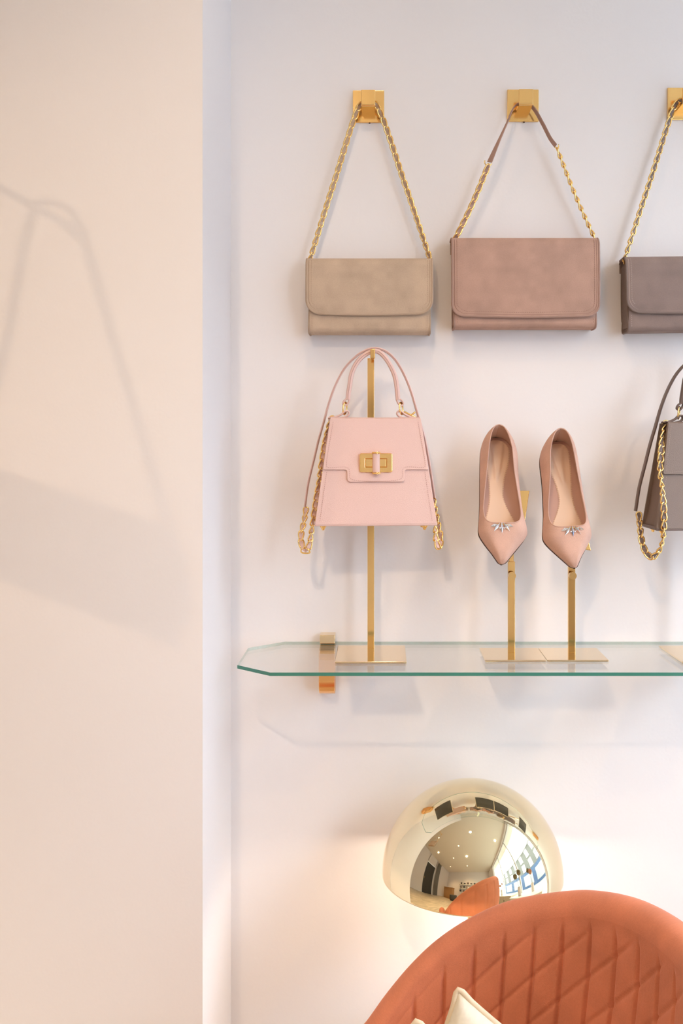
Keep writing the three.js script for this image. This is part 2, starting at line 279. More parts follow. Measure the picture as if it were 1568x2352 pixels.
wallHook(-0.028, 1.973, 'square brass wall hook holding the taupe suede clutch, leftmost in the row');
wallHook(0.2645, 1.9746, 'square brass wall hook holding the dusty pink clutch, middle of the row');
wallHook(0.568, 1.978, 'square brass wall hook at the right edge holding the grey clutch');
{
  const c1 = clutch({ name: 'clutch_bag', label: 'small taupe suede flap clutch hanging by a full chain strap, leftmost', group: 'suede clutches hanging on hooks', pos: [-0.0255, 1.539, 0.004], W: 0.229, H: 0.1345, D: 0.053, flapH: 0.0985, suedeM: M.taupe, edgeM: M.taupeEdge, threadM: M.taupeThread });
  chainHandle(c1, [-0.113, 0.134, 0.026], [0.1145, 0.136, 0.026], [-0.0025, 0.4335, 0.02], M.taupeEdge);
  const c3 = clutch({ name: 'clutch_bag', label: 'grey-brown suede flap clutch cut by the right edge of the picture', group: 'suede clutches hanging on hooks', pos: [0.564, 1.543, 0.004], W: 0.229, H: 0.1345, D: 0.053, flapH: 0.099, suedeM: M.slate, edgeM: M.slateEdge, threadM: M.slateThread, roll: 0.012 });
  chainHandle(c3, [-0.113, 0.134, 0.026], [0.1145, 0.136, 0.026], [0.006, 0.434, 0.02], M.slateEdge);
  // the larger clutch: leather shoulder piece between two chains
  const c2 = clutch({ name: 'clutch_bag', label: 'large dusty pink suede flap clutch with a leather and chain strap', group: 'suede clutches hanging on hooks', pos: [0.262, 1.549, 0.004], W: 0.268, H: 0.163, D: 0.05, flapH: 0.141, suedeM: M.blush, edgeM: M.blushEdge, threadM: M.blushThread, R: 0.021 });
  const cl = [[-0.131, 0.161, 0.026], [-0.097, 0.23, 0.03], [-0.0665, 0.3035, 0.034]], cr = [[0.1365, 0.16, 0.026], [0.098, 0.243, 0.03], [0.061, 0.334, 0.034]];
  chain(c2, cl, M.blushEdge, { pitch: 0.0168, twist: () => 0.3 }); chain(c2, cr, M.blushEdge, { pitch: 0.0168, twist: () => 1.05 });
  endRing(c2, cl[0]); endRing(c2, cr[0]);
  const sp = curveOf([[-0.0645, 0.309, 0.0345], [-0.049, 0.345, 0.034], [-0.031, 0.385, 0.027], [-0.016, 0.4175, 0.02], [-0.006, 0.4235, 0.0185], [0.008, 0.4235, 0.0185], [0.019, 0.414, 0.02], [0.035, 0.383, 0.027], [0.049, 0.353, 0.032], [0.0585, 0.339, 0.0345]]);
  const side = (u) => u < 0.5 ? V(0.75 - u * 0.9, 0.3, 0.5 + u * 2.2).normalize() : V(0.2, 0.2, 1).normalize();
  const lp = part('shoulder_strap', strap(sp, 80, side, (u) => 0.0048 + 0.0012 * Math.abs(2 * u - 1), 0.0013), M.blushEdge, c2);
  for (const k of [-1, 1]) { const pts = []; for (let i = 1; i <= 16; i++) { const u = i / 42, p = sp.getPointAt(u), tt = sp.getTangentAt(u), sd = side(u); sd.addScaledVector(tt, -sd.dot(tt)).normalize(); pts.push(p.addScaledVector(sd, k * 0.0037).addScaledVector(V().crossVectors(tt, sd), 0).add(V(0, 0, 0.0012))); } part('stitching', stitches(pts, V(0, 0, 1)), M.blushThread, lp); }
  for (const [p, q, ry] of [[[-0.067, 0.305, 0.0345], 0.42, 0.1], [[0.0605, 0.336, 0.0345], -0.38, 0.9]]) part('strap_ring', new THREE.TorusGeometry(0.0068, 0.0011, 8, 24, Math.PI).rotateZ(Math.PI).rotateZ(q - (q > 0 ? 0.85 : -0.85)).rotateY(ry).translate(p[0], p[1] + 0.004, p[2]), M.goldChain, c2);
}

// ---------- glass shelf on brackets ----------
const SY = 0.9588, ST = 0.006; // top of the glass, thickness
{
  const XRr = 1.2;
  const oct = [[-0.187, 0.001], [-0.2485, 0.0562], [-0.2485, 0.1943], [-0.187, 0.2472], [XRr, 0.2472], [XRr, 0.001]];
  const sh = new THREE.Shape(); oct.forEach(([x, z], i) => i ? sh.lineTo(x, -z) : sh.moveTo(x, -z)); sh.closePath();
  const t = thing('glass_shelf', 'clear glass wall shelf with clipped corners and green edge', 'shelf', [0, SY - ST, 0]);
  const face = (y, flip) => { const g = new THREE.ShapeGeometry(sh).rotateX(-Math.PI / 2); if (flip) { const ix = g.index.array; for (let i = 0; i < ix.length; i += 3) [ix[i], ix[i + 1]] = [ix[i + 1], ix[i]]; g.computeVertexNormals(); } return g.translate(0, y, 0); };
  part('glass_plate', merge([face(ST, false), face(0, true)]), M.glass, t);
  const edge = []; const c = 0.0009; // ground edge with a small chamfer
  for (let i = 0; i < oct.length; i++) { const a = oct[i], b = oct[(i + 1) % oct.length]; const L = Math.hypot(b[0] - a[0], b[1] - a[1]); const ang = Math.atan2(-(b[1] - a[1]), b[0] - a[0]); edge.push(new RoundedBoxGeometry(L, ST - 0.0002, 0.0007, 2, 0.0003).rotateY(ang).translate((a[0] + b[0]) / 2, ST / 2, (a[1] + b[1]) / 2)); }
  part('green_edge', merge([edge[2], edge[3], edge[4]]), M.glassEdge, t, 'polished green glass edge'); part('rear_edge', merge([edge[0], edge[1], edge[5]]), M.glassRear, t, 'pale rear glass edge');
}
function bracket(x, label) {
  const t = thing('shelf_bracket', label, 'bracket', [x, SY, 0], 'brass brackets under the glass shelf');
  part('clamp', rbox(0.029, 0.0165, 0.026, 0.0012, 0, 0.0095, 0.013), M.goldPlate, t);
  const sh = new THREE.Shape(); sh.moveTo(0, -0.0066); sh.lineTo(0.05, -0.0066); sh.lineTo(0.05, -0.062); sh.quadraticCurveTo(0.05, -0.09, 0.02, -0.0915); sh.lineTo(0, -0.0915);
  part('support', new THREE.ExtrudeGeometry(sh, { depth: 0.0275, bevelEnabled: true, bevelThickness: 0.0008, bevelSize: 0.0006, bevelSegments: 2, curveSegments: 16 }).rotateY(-Math.PI / 2).translate(0.01375, 0, 0.0008), M.copper, t);
}
bracket(-0.1046, 'brass bracket clamping the left end of the glass shelf');
bracket(0.83, 'brass bracket clamping the right end of the glass shelf, out past the grey bag');

// ---------- handbag stands ----------
function bagStand(x, z, label, h = 0.5285, turn = 0) {
  const t = thing('bag_stand', label, 'display stand', [x, SY, z], 'brass handbag stands on the glass shelf'); t.rotation.y = turn;
  part('base_plate', rbox(0.1235, 0.0033, 0.133, 0.0012, 0, 0.0022, 0), M.goldPlate, t);
  part('post', rbox(0.0122, h, 0.009, 0.0008, -0.001, 0.0035 + h / 2, -0.048), M.gold, t);
  part('top_arm', merge([rbox(0.0085, 0.005, 0.062, 0.001, 0.003, h + 0.0045, -0.0185), rbox(0.0085, 0.0165, 0.004, 0.001, 0.003, h + 0.0072, 0.0115)]), M.gold, t);
  part('felt_pad', box(0.119, 0.0006, 0.128, 0, 0.0003, 0), M.charcoal, t);
  return t;
}
bagStand(-0.0217, 0.119, 'tall brass stand holding the pale pink handbag');
bagStand(0.571, 0.119, 'brass stand at the right edge holding the dark brown handbag', 0.5205, 0.03);

// ---------- structured top-handle handbags ----------
function handbag({ label, pos, yaw, mats, chainLeft, chainRight, darker }) {
  const { skin, plain, gusset, thread, edge } = mats;
  const t = thing('top_handle_bag', label, 'handbag', pos, 'structured top handle bags on stands'); t.rotation.y = yaw;
  const H = 0.186, wb = 0.1055, wt = 0.0795, db = 0.038, dt = 0.016, k = (db - dt) / H;
  const lean = (g, zb) => { const p = g.attributes.position; for (let i = 0; i < p.count; i++) p.setZ(i, p.getZ(i) + zb - p.getY(i) * k); g.computeVertexNormals(); return g; };
  const trap = (x0, x1, y0, y1, r) => { const s = new THREE.Shape(); s.moveTo(-x0 + r, y0); s.lineTo(x0 - r, y0); s.quadraticCurveTo(x0, y0, x0 - 0.0005, y0 + r); s.lineTo(x1, y1); s.lineTo(-x1, y1); s.lineTo(-x0 + 0.0005, y0 + r); s.quadraticCurveTo(-x0, y0, -x0 + r, y0); return s; };
  const ext = (s, d) => new THREE.ExtrudeGeometry(s, { depth: d, bevelEnabled: true, bevelThickness: 0.0009, bevelSize: 0.0009, bevelSegments: 3, curveSegments: 10 });
  const fp = part('front_panel', lean(ext(trap(wb, wt, 0.004, H, 0.003), 0.002), db), skin, t);
  const bp = part('back_panel', (() => { const g = ext(trap(wb + 0.002, wt + 0.002, 0.004, H, 0.003), 0.002); const p = g.attributes.position; for (let i = 0; i < p.count; i++) p.setZ(i, p.getZ(i) - db - 0.002 + p.getY(i) * k); g.computeVertexNormals(); return g; })(), skin, t);
  const sx = (y) => lerp(wb, wt, y / H), sz = (y) => lerp(db, dt, y / H);
  for (const s of [-1, 1]) {
    part('stitching', stitches([V(s * (sx(0.008) - 0.0065), 0.008, sz(0.008) + 0.0031), V(s * (sx(0.094) - 0.0065), 0.094, sz(0.094) + 0.0031)], V(0, 0, 1)), thread, fp);
    part('gusset', grid(20, 12, (u, v) => { const y = lerp(0.004, H - 0.002, u), zz = lerp(-1, 1, v), f = lerp(0.003, 0.020, u) * (1 - Math.abs(zz)); return V(s * (sx(y) - 0.002 - f), y, zz * sz(y)); }), gusset, t);
  }
  part('bottom_panel', rbox(wb * 2 + 0.003, 0.0062, db * 2 + 0.004, 0.002, 0, 0.0028, 0), plain, t);
  for (const [x, z] of [[-0.092, 0.026], [0.086, 0.026], [-0.092, -0.026], [0.086, -0.026]]) part('stud_foot', new THREE.LatheGeometry([[0.0001, -0.0085], [0.0018, -0.0085], [0.004, -0.004], [0.0075, 0.0005]].map(([a, b]) => new THREE.Vector2(a, b)), 20).translate(x, 0, z), M.gold, t);
  // flap: over the top, front with a dropped tab
  const y1 = 0.0985, y2 = 0.0772, tw = 0.0495, e = 0.0032, hx = (y) => lerp(wb, wt, y / H) - 0.0005;
  const s = new THREE.Shape(); const rr = 0.006;
  s.moveTo(-hx(H), H); s.lineTo(-hx(y1) , y1 + 0.002); s.quadraticCurveTo(-hx(y1), y1, -hx(y1) + 0.003, y1); s.lineTo(-tw - rr, y1); s.quadraticCurveTo(-tw, y1, -tw, y1 - rr); s.lineTo(-tw, y2 + rr); s.quadraticCurveTo(-tw, y2, -tw + rr, y2); s.lineTo(tw - rr, y2); s.quadraticCurveTo(tw, y2, tw, y2 + rr); s.lineTo(tw, y1 - rr); s.quadraticCurveTo(tw, y1, tw + rr, y1); s.lineTo(hx(y1) - 0.003, y1); s.quadraticCurveTo(hx(y1), y1, hx(y1), y1 + 0.002); s.lineTo(hx(H), H);
  const fg = lean(ext(s, 0.0022), db + 0.0034);
  const top = grid(14, 24, (u, v) => { const a = lerp(-0.25, 1.1, u) * Math.PI; const zz = (dt + 0.006) * Math.cos(a), yy = H - 0.001 + 0.0055 * Math.sin(Math.max(0, a)) - (a < 0 ? 0.003 : 0); const x = lerp(-1, 1, v) * (wt - 0.0005); return V(x, yy - 0.0012 * (1 - Math.pow(2 * v - 1, 2)), zz); });
  const flap = part('flap', merge([fg, top]), skin, t);
  const fz = (y) => db + 0.0034 - y * k + 0.0033;
  const o = 0.0035; const line = [[-hx(H) + 0.0045, H - 0.004], [-hx(y1 + 0.004) + 0.0045, y1 + 0.006], [-hx(y1) + 0.0065, y1 + o], [-tw - rr + 0.003, y1 + o], [-tw + o * 0.6, y1 + 0.0005], [-tw + o, y1 - rr], [-tw + o, y2 + rr + 0.002], [-tw + rr + 0.002, y2 + o], [tw - rr - 0.002, y2 + o], [tw - o, y2 + rr + 0.002], [tw - o, y1 - rr], [tw - o * 0.6, y1 + 0.0005], [tw + rr - 0.003, y1 + o], [hx(y1) - 0.0065, y1 + o], [hx(y1 + 0.004) - 0.0045, y1 + 0.006], [hx(H) - 0.0045, H - 0.004]].map(([x, y]) => V(x, y, fz(y)));
  part('flap_stitching', stitches(line, V(0, 0, 1)), thread, flap);
  // turn lock
  const cy = 0.1095, lz = fz(cy);
  const fr = new THREE.Shape(); const rrect = (p, w, h, r) => { p.moveTo(-w + r, -h); p.lineTo(w - r, -h); p.quadraticCurveTo(w, -h, w, -h + r); p.lineTo(w, h - r); p.quadraticCurveTo(w, h, w - r, h); p.lineTo(-w + r, h); p.quadraticCurveTo(-w, h, -w, h - r); p.lineTo(-w, -h + r); p.quadraticCurveTo(-w, -h, -w + r, -h); };
  rrect(fr, 0.0277, 0.0155, 0.0025); const hole = new THREE.Path(); rrect(hole, 0.0197, 0.0085, 0.0015); fr.holes.push(hole);
  const lock = part('turn_lock', new THREE.ExtrudeGeometry(fr, { depth: 0.0014, bevelEnabled: true, bevelThickness: 0.0018, bevelSize: 0.0012, bevelSegments: 5, curveSegments: 8 }).translate(0, cy, lz + 0.001), M.gold, t, 'polished brass turn lock');
  part('lock_plate', rbox(0.0372, 0.0148, 0.003, 0.0012, 0, cy, lz + 0.0008), M.gold, lock);
  part('turn_bar', new THREE.CapsuleGeometry(0.0062, 0.0285, 6, 20).scale(1.02, 1, 0.75).translate(0.0, cy, lz + 0.0075), plain, lock);
  for (const q of [-1, 1]) part('bar_cap', merge([new THREE.CylinderGeometry(0.0069, 0.0069, 0.0034, 20).scale(1, 1, 0.8).translate(0, cy + q * 0.0178, lz + 0.0075), ...[0, 1, 2, 3, 4].map((i) => new THREE.SphereGeometry(0.0019, 8, 6).translate(-0.0055 + i * 0.00275, cy + q * 0.0178, lz + 0.0075 + 0.0055 * Math.sin(Math.PI * (i + 1) / 6)))]), M.gold, lock);
  // handle
  const hp = [[-0.048, 0.221], [-0.0473, 0.2319], [-0.045, 0.2459], [-0.0419, 0.2652], [-0.0349, 0.2823], [-0.0236, 0.2965], [-0.007, 0.3063], [0.0047, 0.3071], [0.0176, 0.2965], [0.0287, 0.2792], [0.0357, 0.2621], [0.0388, 0.2459], [0.0403, 0.2319], [0.0411, 0.221]];
  const hc = curveOf(hp.map(([x, y]) => V(x, y, 0))), Zd = V(0, 0, 1);
  const ha = part('handle', strap(hc, 70, Zd, 0.0052, 0.0043), plain, t); part('handle_edge', strap(hc, 70, Zd, 0.0057, 0.0005), edge, ha);
  for (const [x, dir] of [[-0.0535, -1], [0.0468, 1]]) {
    part('handle_loop', strap(curveOf([[x - dir * 0.0055, 0.224, 0], [x + dir * 0.0015, 0.219, 0], [x + dir * 0.0035, 0.213, 0], [x - dir * 0.0005, 0.2105, 0], [x - dir * 0.005, 0.214, 0], [x - dir * 0.0085, 0.2215, 0]]), 30, Zd, 0.0047, 0.0015), plain, ha);
    part('handle_ring', new THREE.TorusGeometry(0.0074, 0.0014, 10, 28).scale(1, 1.4, 1).rotateY(1.1).rotateZ(dir * 0.1).translate(x, 0.2055, 0), M.goldChain, ha);
    part('handle_tab', strap(curveOf([[x + dir * 0.03, 0.1885, 0], [x + dir * 0.016, 0.1905, 0], [x + dir * 0.006, 0.195, 0], [x + dir * 0.001, 0.1995, 0], [x - dir * 0.005, 0.2005, 0], [x - dir * 0.0075, 0.1965, 0], [x - dir * 0.004, 0.1915, 0], [x + dir * 0.008, 0.188, 0]]), 40, Zd, 0.0062, 0.0017), plain, ha);
  }
  // long strap hung over the stand, with woven chain ends
  const sp = [[-0.1248, 0.0296], [-0.1186, 0.0723], [-0.1093, 0.111], [-0.1, 0.1498], [-0.0907, 0.1826], [-0.083, 0.211], [-0.0744, 0.2366], [-0.0647, 0.2586], [-0.0535, 0.2776], [-0.0395, 0.2931], [-0.0236, 0.3055], [-0.003, 0.3128], [0.0176, 0.3086], [0.0333, 0.2965], [0.0457, 0.2792], [0.0571, 0.257], [0.0667, 0.2319], [0.0744, 0.2063], [0.0806, 0.1858], [0.0907, 0.1498], [0.1015, 0.0916], [0.1085, 0.045]];
  const sc = curveOf(sp.map(([x, y], i) => V(x, y, lerp(-0.002, -0.022, Math.abs(i - 11) / 11))));
  const st = part('shoulder_strap', strap(sc, 110, Zd, 0.0058, 0.0021), plain, t); part('strap_edge', strap(sc, 110, Zd, 0.0063, 0.00045), edge, st);
  chain(t, chainLeft, plain, { pitch: 0.0148, link: LINK_S, twist: (u) => 0.5 + 0.5 * Math.sin(u * 21), name: 'chain_end' });
  chain(t, chainRight, plain, { pitch: 0.0148, link: LINK_S, twist: (u) => 0.8 + 0.5 * Math.sin(u * 17), name: 'chain_end' });
  part('strap_clasp', tube([[0.052, 0.2, -0.002], [0.066, 0.193, -0.002], [0.078, 0.188, -0.006]], 0.0017, 12, 8), M.goldChain, t); part('clasp_lever', new THREE.CapsuleGeometry(0.0017, 0.006, 4, 10).rotateZ(-0.9).translate(0.0685, 0.1965, -0.001), M.goldChain, t);
  part('side_ring', new THREE.TorusGeometry(0.006, 0.0012, 8, 24, Math.PI).translate(-0.076, 0.186, -0.002), M.goldChain, t);
  return t;
}
handbag({ label: 'pale pink leather top-handle bag with brass turn lock', pos: [-0.0148, 1.1925, 0.118], yaw: 0.06,
  mats: { skin: M.pink, plain: M.pinkPlain, gusset: M.pinkGusset, thread: M.pinkThread, edge: M.pinkEdge },
  chainLeft: [[-0.1225, 0.027, -0.022], [-0.126, 0.004, -0.018], [-0.131, -0.018, -0.012], [-0.13, -0.036, -0.006], [-0.1235, -0.047, -0.002], [-0.117, -0.038, 0.002], [-0.113, -0.015, 0.006], [-0.109, 0.012, 0.01], [-0.1015, 0.06, 0.012], [-0.0935, 0.115, 0.01], [-0.084, 0.165, 0.006], [-0.079, 0.184, 0]],
  chainRight: [[0.1065, 0.042, -0.022], [0.111, 0.02, -0.018], [0.1155, -0.008, -0.012], [0.118, -0.03, -0.006], [0.1145, -0.043, 0], [0.1095, -0.032, 0.002], [0.107, -0.005, 0.004], [0.1035, 0.03, 0.0], [0.09, 0.07, -0.006], [0.078, 0.13, -0.006], [0.08, 0.175, -0.006]] });
handbag({ label: 'dark brown grained leather bag cut by the right edge of the picture', pos: [0.5785, 1.1845, 0.118], yaw: 0.04,
  mats: { skin: M.dark, plain: M.darkPlain, gusset: M.darkGusset, thread: M.darkThread, edge: M.darkEdge },
  chainLeft: [[-0.1225, 0.027, -0.01], [-0.123, 0.0, 0.0], [-0.1225, -0.025, 0.012], [-0.117, -0.042, 0.02], [-0.11, -0.047, 0.026], [-0.1005, -0.036, 0.034], [-0.0955, -0.012, 0.042], [-0.095, 0.03, 0.046], [-0.0975, 0.072, 0.044], [-0.099, 0.1, 0.038], [-0.0945, 0.135, 0.028], [-0.086, 0.17, 0.014], [-0.079, 0.183, 0.004]],
  chainRight: [[0.1065, 0.042, -0.022], [0.111, 0.02, -0.018], [0.1155, -0.008, -0.012], [0.118, -0.03, -0.006], [0.1145, -0.043, 0], [0.1095, -0.032, 0.002], [0.107, -0.005, 0.004], [0.1045, 0.03, 0.002]] });

// ---------- shoe stands and court shoes ----------
function shoeStand(x, label, plate) {
  const t = thing('shoe_stand', label, 'display stand', [x, SY, 0.122], 'brass shoe stands on the glass shelf');
  part('base_plate', rbox(0.1065, 0.003, 0.101, 0.0012, 0, 0.0021, 0), M.goldPlate, t); part('felt_pad', box(0.102, 0.0006, 0.097, 0, 0.0003, 0), M.charcoal, t);
  part('post', rbox(0.0125, 0.163, 0.008, 0.0008, 0.0, 0.0847, -0.011), M.gold, t);
  part('inner_post', rbox(0.0085, 0.08, 0.0045, 0.0006, 0.0, 0.19, -0.011), M.gold, t);
  part('screw_knob', merge([new THREE.CylinderGeometry(0.0066, 0.0066, 0.007, 32).rotateX(Math.PI / 2).translate(-0.0005, 0.1425, 0.0025), new THREE.CylinderGeometry(0.003, 0.003, 0.008, 20).rotateX(Math.PI / 2).translate(-0.0005, 0.1425, -0.005)]), M.goldSatin, t);
  // tilted rest under the sole
  const rs = new THREE.Shape(); plate.forEach(([px, py], i) => i ? rs.lineTo(px, py) : rs.moveTo(px, py)); rs.closePath();
  const g = new THREE.ExtrudeGeometry(rs, { depth: 0.0016, bevelEnabled: true, bevelThickness: 0.0006, bevelSize: 0.0015, bevelSegments: 3 }).rotateX(-0.384).translate(0, 0.243, -0.0125);
  part('shoe_rest', g, M.goldSatin, t);
}
shoeStand(0.2285, 'short brass stand under the left shoe', [[-0.026, 0.05], [0.0335, 0.05], [0.015, -0.045], [-0.02, -0.045]]);
shoeStand(0.336, 'short brass stand under the right shoe', [[-0.026, 0.045], [0.012, 0.045], [0.0285, -0.058], [-0.015, -0.05]]);

const SHOE = {
  L: 0.245, vt: 0.1785,
  wl: [[0, 0], [0.0015, 0.010], [0.005, 0.0175], [0.012, 0.0235], [0.025, 0.0285], [0.0437, 0.0311], [0.0787, 0.0328], [0.1265, 0.0345], [0.154, 0.0362], [0.1818, 0.0388], [0.192, 0.0372], [0.207, 0.0285], [0.224, 0.0165], [0.2355, 0.0095], [0.242, 0.0056], [0.2445, 0.0025], [0.245, 0.0006]],
  wr: [[0, 0], [0.0015, 0.010], [0.005, 0.018], [0.012, 0.025], [0.025, 0.0325], [0.0437, 0.0372], [0.0787, 0.0378], [0.0987, 0.0388], [0.1265, 0.041], [0.145, 0.0427], [0.163, 0.0458], [0.186, 0.0492], [0.197, 0.0455], [0.2146, 0.0315], [0.231, 0.0175], [0.2385, 0.0112], [0.243, 0.0065], [0.2447, 0.0028], [0.245, 0.0008]],
  C: [[0, 0.0625], [0.03, 0.0605], [0.08, 0.049], [0.12, 0.0425], [0.15, 0.041], [0.1785, 0.0425], [0.195, 0.0385], [0.22, 0.028], [0.238, 0.0165], [0.245, 0.007]],
  q: [[0, 72], [0.03, 67], [0.08, 58], [0.12, 47], [0.145, 42.5], [0.155, 45.5], [0.163, 50.5], [0.169, 56.5], [0.1735, 63.5], [0.1765, 72], [0.178, 81], [0.1785, 90]],
};
function shoe(label, pos, mirror, spin) {
  const t = thing('court_shoe', label, 'shoe', pos, 'pair of pink suede court shoes');
  const th = 68 * Math.PI / 180, m4 = new THREE.Matrix4().makeBasis(V(-1, 0, 0), V(0, -Math.sin(th), Math.cos(th)), V(0, Math.cos(th), Math.sin(th)));
  t.quaternion.setFromRotationMatrix(new THREE.Matrix4().makeRotationZ(spin).multiply(m4));
  const { L, vt } = SHOE, WL = mirror ? SHOE.wr : SHOE.wl, WR = mirror ? SHOE.wl : SHOE.wr;
  const h0 = (v) => 2.2 * Math.pow(Math.max(0, v - 0.165), 2);
  const halfw = (v, s) => table(s > 0 ? WL : WR, v); // local +x is the viewer's left
  const rad = Math.PI / 180;
  const qmax = (v) => v >= vt ? Math.PI / 2 : table(SHOE.q, v) * rad;
  const sec = (v, s, q, ins = 0) => { const mw = Math.max(0.0002, halfw(v, s) - ins), C = table(SHOE.C, v) - ins * 0.7 * smooth(0.1, vt, v); const h = C * Math.pow(Math.sin(q), 0.9); const w = mw * Math.pow(Math.max(0, Math.cos(q)), 0.55) * (0.93 + 0.07 * smooth(0, 0.014, h)); return V(s * w, v + ins * smooth(0.02, 0, v), h + h0(v)); };
  // stations: dense at the heel, the throat and the toe
  const vs = []; for (let i = 0; i <= 14; i++) vs.push(0.02 * Math.pow(i / 14, 1.8)); for (let i = 1; i <= 40; i++) vs.push(lerp(0.02, 0.16, i / 40)); for (let i = 1; i <= 22; i++) vs.push(lerp(0.16, vt, 1 - Math.pow(1 - i / 22, 2.2))); for (let i = 1; i <= 26; i++) vs.push(lerp(vt, 0.236, i / 26)); for (let i = 1; i <= 14; i++) vs.push(lerp(0.236, L, 1 - Math.pow(1 - i / 14, 1.7)));
  const nv = vs.length - 1, nq = 22;
  const side = (s, ins) => grid(nv, nq, (u, v, i, j) => sec(vs[i], s, qmax(vs[i]) * (s > 0 ? j / nq : 1 - j / nq), ins), (u, v, p) => [p.x + 0.1, p.y]);
  const shell = (ins) => { const g = mergeGeometries([side(1, ins), side(-1, ins)]); g.deleteAttribute('normal'); const uv = g.attributes.uv.clone(); g.deleteAttribute('uv'); const m = mergeVertices(g, 1e-5); m.computeVertexNormals(); const p = m.attributes.position, a = []; for (let i = 0; i < p.count; i++) a.push(p.getX(i), p.getY(i)); m.setAttribute('uv', new THREE.Float32BufferAttribute(a, 2)); return m; };
  const upper = part('upper', shell(0), M.shoe, t);
  part('lining', shell(0.0015), M.lining, t);
  // topline binding
  const topl = []; const iv = vs.map((v, i) => i).filter((i) => vs[i] <= vt);
  for (const i of iv) topl.push(sec(vs[i], 1, qmax(vs[i]), 0.0007)); for (const i of iv.slice(1, -1).reverse()) topl.push(sec(vs[i], -1, qmax(vs[i]), 0.0007));
  part('topline_binding', tube(topl.filter((p, i) => i % 2 === 0), 0.00115, 260, 7, true), M.shoe, upper);
  // insole board and padded sock
  part('insole', grid(60, 16, (u, v) => { const y = lerp(0.004, 0.215, u), x = lerp(-(halfw(y, -1) - 0.0022), halfw(y, 1) - 0.0022, v); return V(x, y, 0.003 + h0(y) + 0.0006 * Math.pow(2 * v - 1, 2)); }), M.insole, t);
  const sl = [[0.008, 0.004], [0.012, 0.012], [0.02, 0.0175], [0.035, 0.0195], [0.06, 0.0185], [0.085, 0.0165], [0.105, 0.0152], [0.125, 0.0158], [0.145, 0.0195], [0.165, 0.025], [0.185, 0.028], [0.2, 0.022]], sr = [[0.008, 0.004], [0.012, 0.013], [0.02, 0.021], [0.035, 0.0235], [0.06, 0.0195], [0.085, 0.0125], [0.105, 0.0095], [0.12, 0.0095], [0.14, 0.016], [0.16, 0.026], [0.185, 0.036], [0.2, 0.03]];
  const sw = (y, s) => (s > 0) !== !!mirror ? table(sl, y) : table(sr, y);
  const scal = (y) => 0.0009 * Math.abs(Math.sin(y / 0.0034 * Math.PI));
  const relief = (x, y) => { const w = 0.0135 * Math.pow(clamp(1 - y / 0.1, 0, 1), 0.8), d = Math.abs(x) - w; return 0.003 * smooth(0.003, -0.003, d) * smooth(0.006, 0.02, y) * smooth(0.098, 0.07, y); };
  const sock = part('sock_lining', grid(300, 28, (u, v) => { const y = lerp(0.009, 0.196, u), a = sw(y, 1) + scal(y), b = sw(y, -1) + scal(y), x = lerp(-b, a, v), cx = (sw(y, 1) - sw(y, -1)) / 2; const e = Math.min(x + b, a - x); return V(x, y, 0.0036 + h0(y) + 0.0008 * smooth(0, 0.002, e) + relief(x - cx, y)); }), M.sock, t);
  const dots = []; for (let y = 0.0145; y < 0.194; y += 0.0034) for (const s of [1, -1]) dots.push(new THREE.CylinderGeometry(0.00055, 0.00055, 0.0004, 6).rotateX(Math.PI / 2).translate(s * (sw(y, s) - 0.0008), y - 0.0011, 0.0046 + h0(y)));
  part('pinking_holes', merge(dots), M.insole, sock);
  // sole
  part('sole', grid(80, 6, (u, v, i, j) => { const y = i === 0 ? -0.0005 : lerp(0, L + 0.0006, 1 - Math.pow(1 - u, 1.4)), e = 0.0009, hh = h0(y); const a = halfw(clamp(y, 0, L), 1) * (0.94) + e, b = halfw(clamp(y, 0, L), -1) * 0.94 + e; const pts = [[a, 0.0015], [a + 0.0004, -0.001], [a - 0.0015, -0.0035], [0, -0.0038], [-b + 0.0015, -0.0035], [-b - 0.0004, -0.001], [-b, 0.0015]]; return V(pts[j][0], y, hh + pts[j][1]); }), M.sole, t, 'dark brown leather sole');
  // slim heel
  part('heel', grid(24, 20, (u, v) => { const a = v * 2 * Math.PI, k = Math.pow(1 - u, 2.2); const rx = lerp(0.0052, 0.024, k), ry = lerp(0.0048, 0.019, k); const d = u * 0.072; return V(rx * Math.cos(a), 0.024 + 0.012 * u + ry * Math.sin(a) + d * 0.5, -0.001 - d * 0.82); }), M.shoe, t);
  part('heel_tip', cyl(0.0052, 0.0052, 0.004).rotateX(Math.PI / 2).rotateX(0.5).translate(0, 0.0735, -0.0605), M.sole, t);
  // crystal spray at the throat
  const v0 = vt + 0.001, top = table(SHOE.C, v0) + h0(v0), orn = part('ornament', new THREE.CapsuleGeometry(0.0012, 0.019, 4, 10).rotateZ(Math.PI / 2).translate(0, v0 + 0.0015, top + 0.0012), M.goldChain, t, 'crystal spray ornament');
  const cry = new THREE.OctahedronGeometry(1, 0);
  for (const [a, l, x] of [[-1.25, 0.0058, -0.0095], [-0.62, 0.0078, -0.006], [0, 0.0082, 0], [0.62, 0.0078, 0.006], [1.25, 0.0058, 0.0095]]) {
    const c = part('crystal', cry, M.crystal, orn); c.scale.set(0.0026, l * 1.2, 0.0021); c.rotation.z = -a; c.position.set(x + Math.sin(a) * 0.004, v0 + 0.002 + Math.cos(a) * 0.0055, top + 0.0022 - Math.cos(a) * 0.0012); c.rotation.x = -0.25;
  }
  for (const x of [-0.0036, 0.0036]) part('small_crystal', new THREE.SphereGeometry(0.0015, 10, 8).translate(x, v0 + 0.0085, top + 0.0012), M.crystal, orn);
  return t;
}
shoe('left pink suede pointed court shoe with crystal spray', [0.2065, 1.3475, 0.056], false, -0.008);
shoe('right pink suede pointed court shoe with crystal spray', [0.318, 1.341, 0.056], true, 0.062);

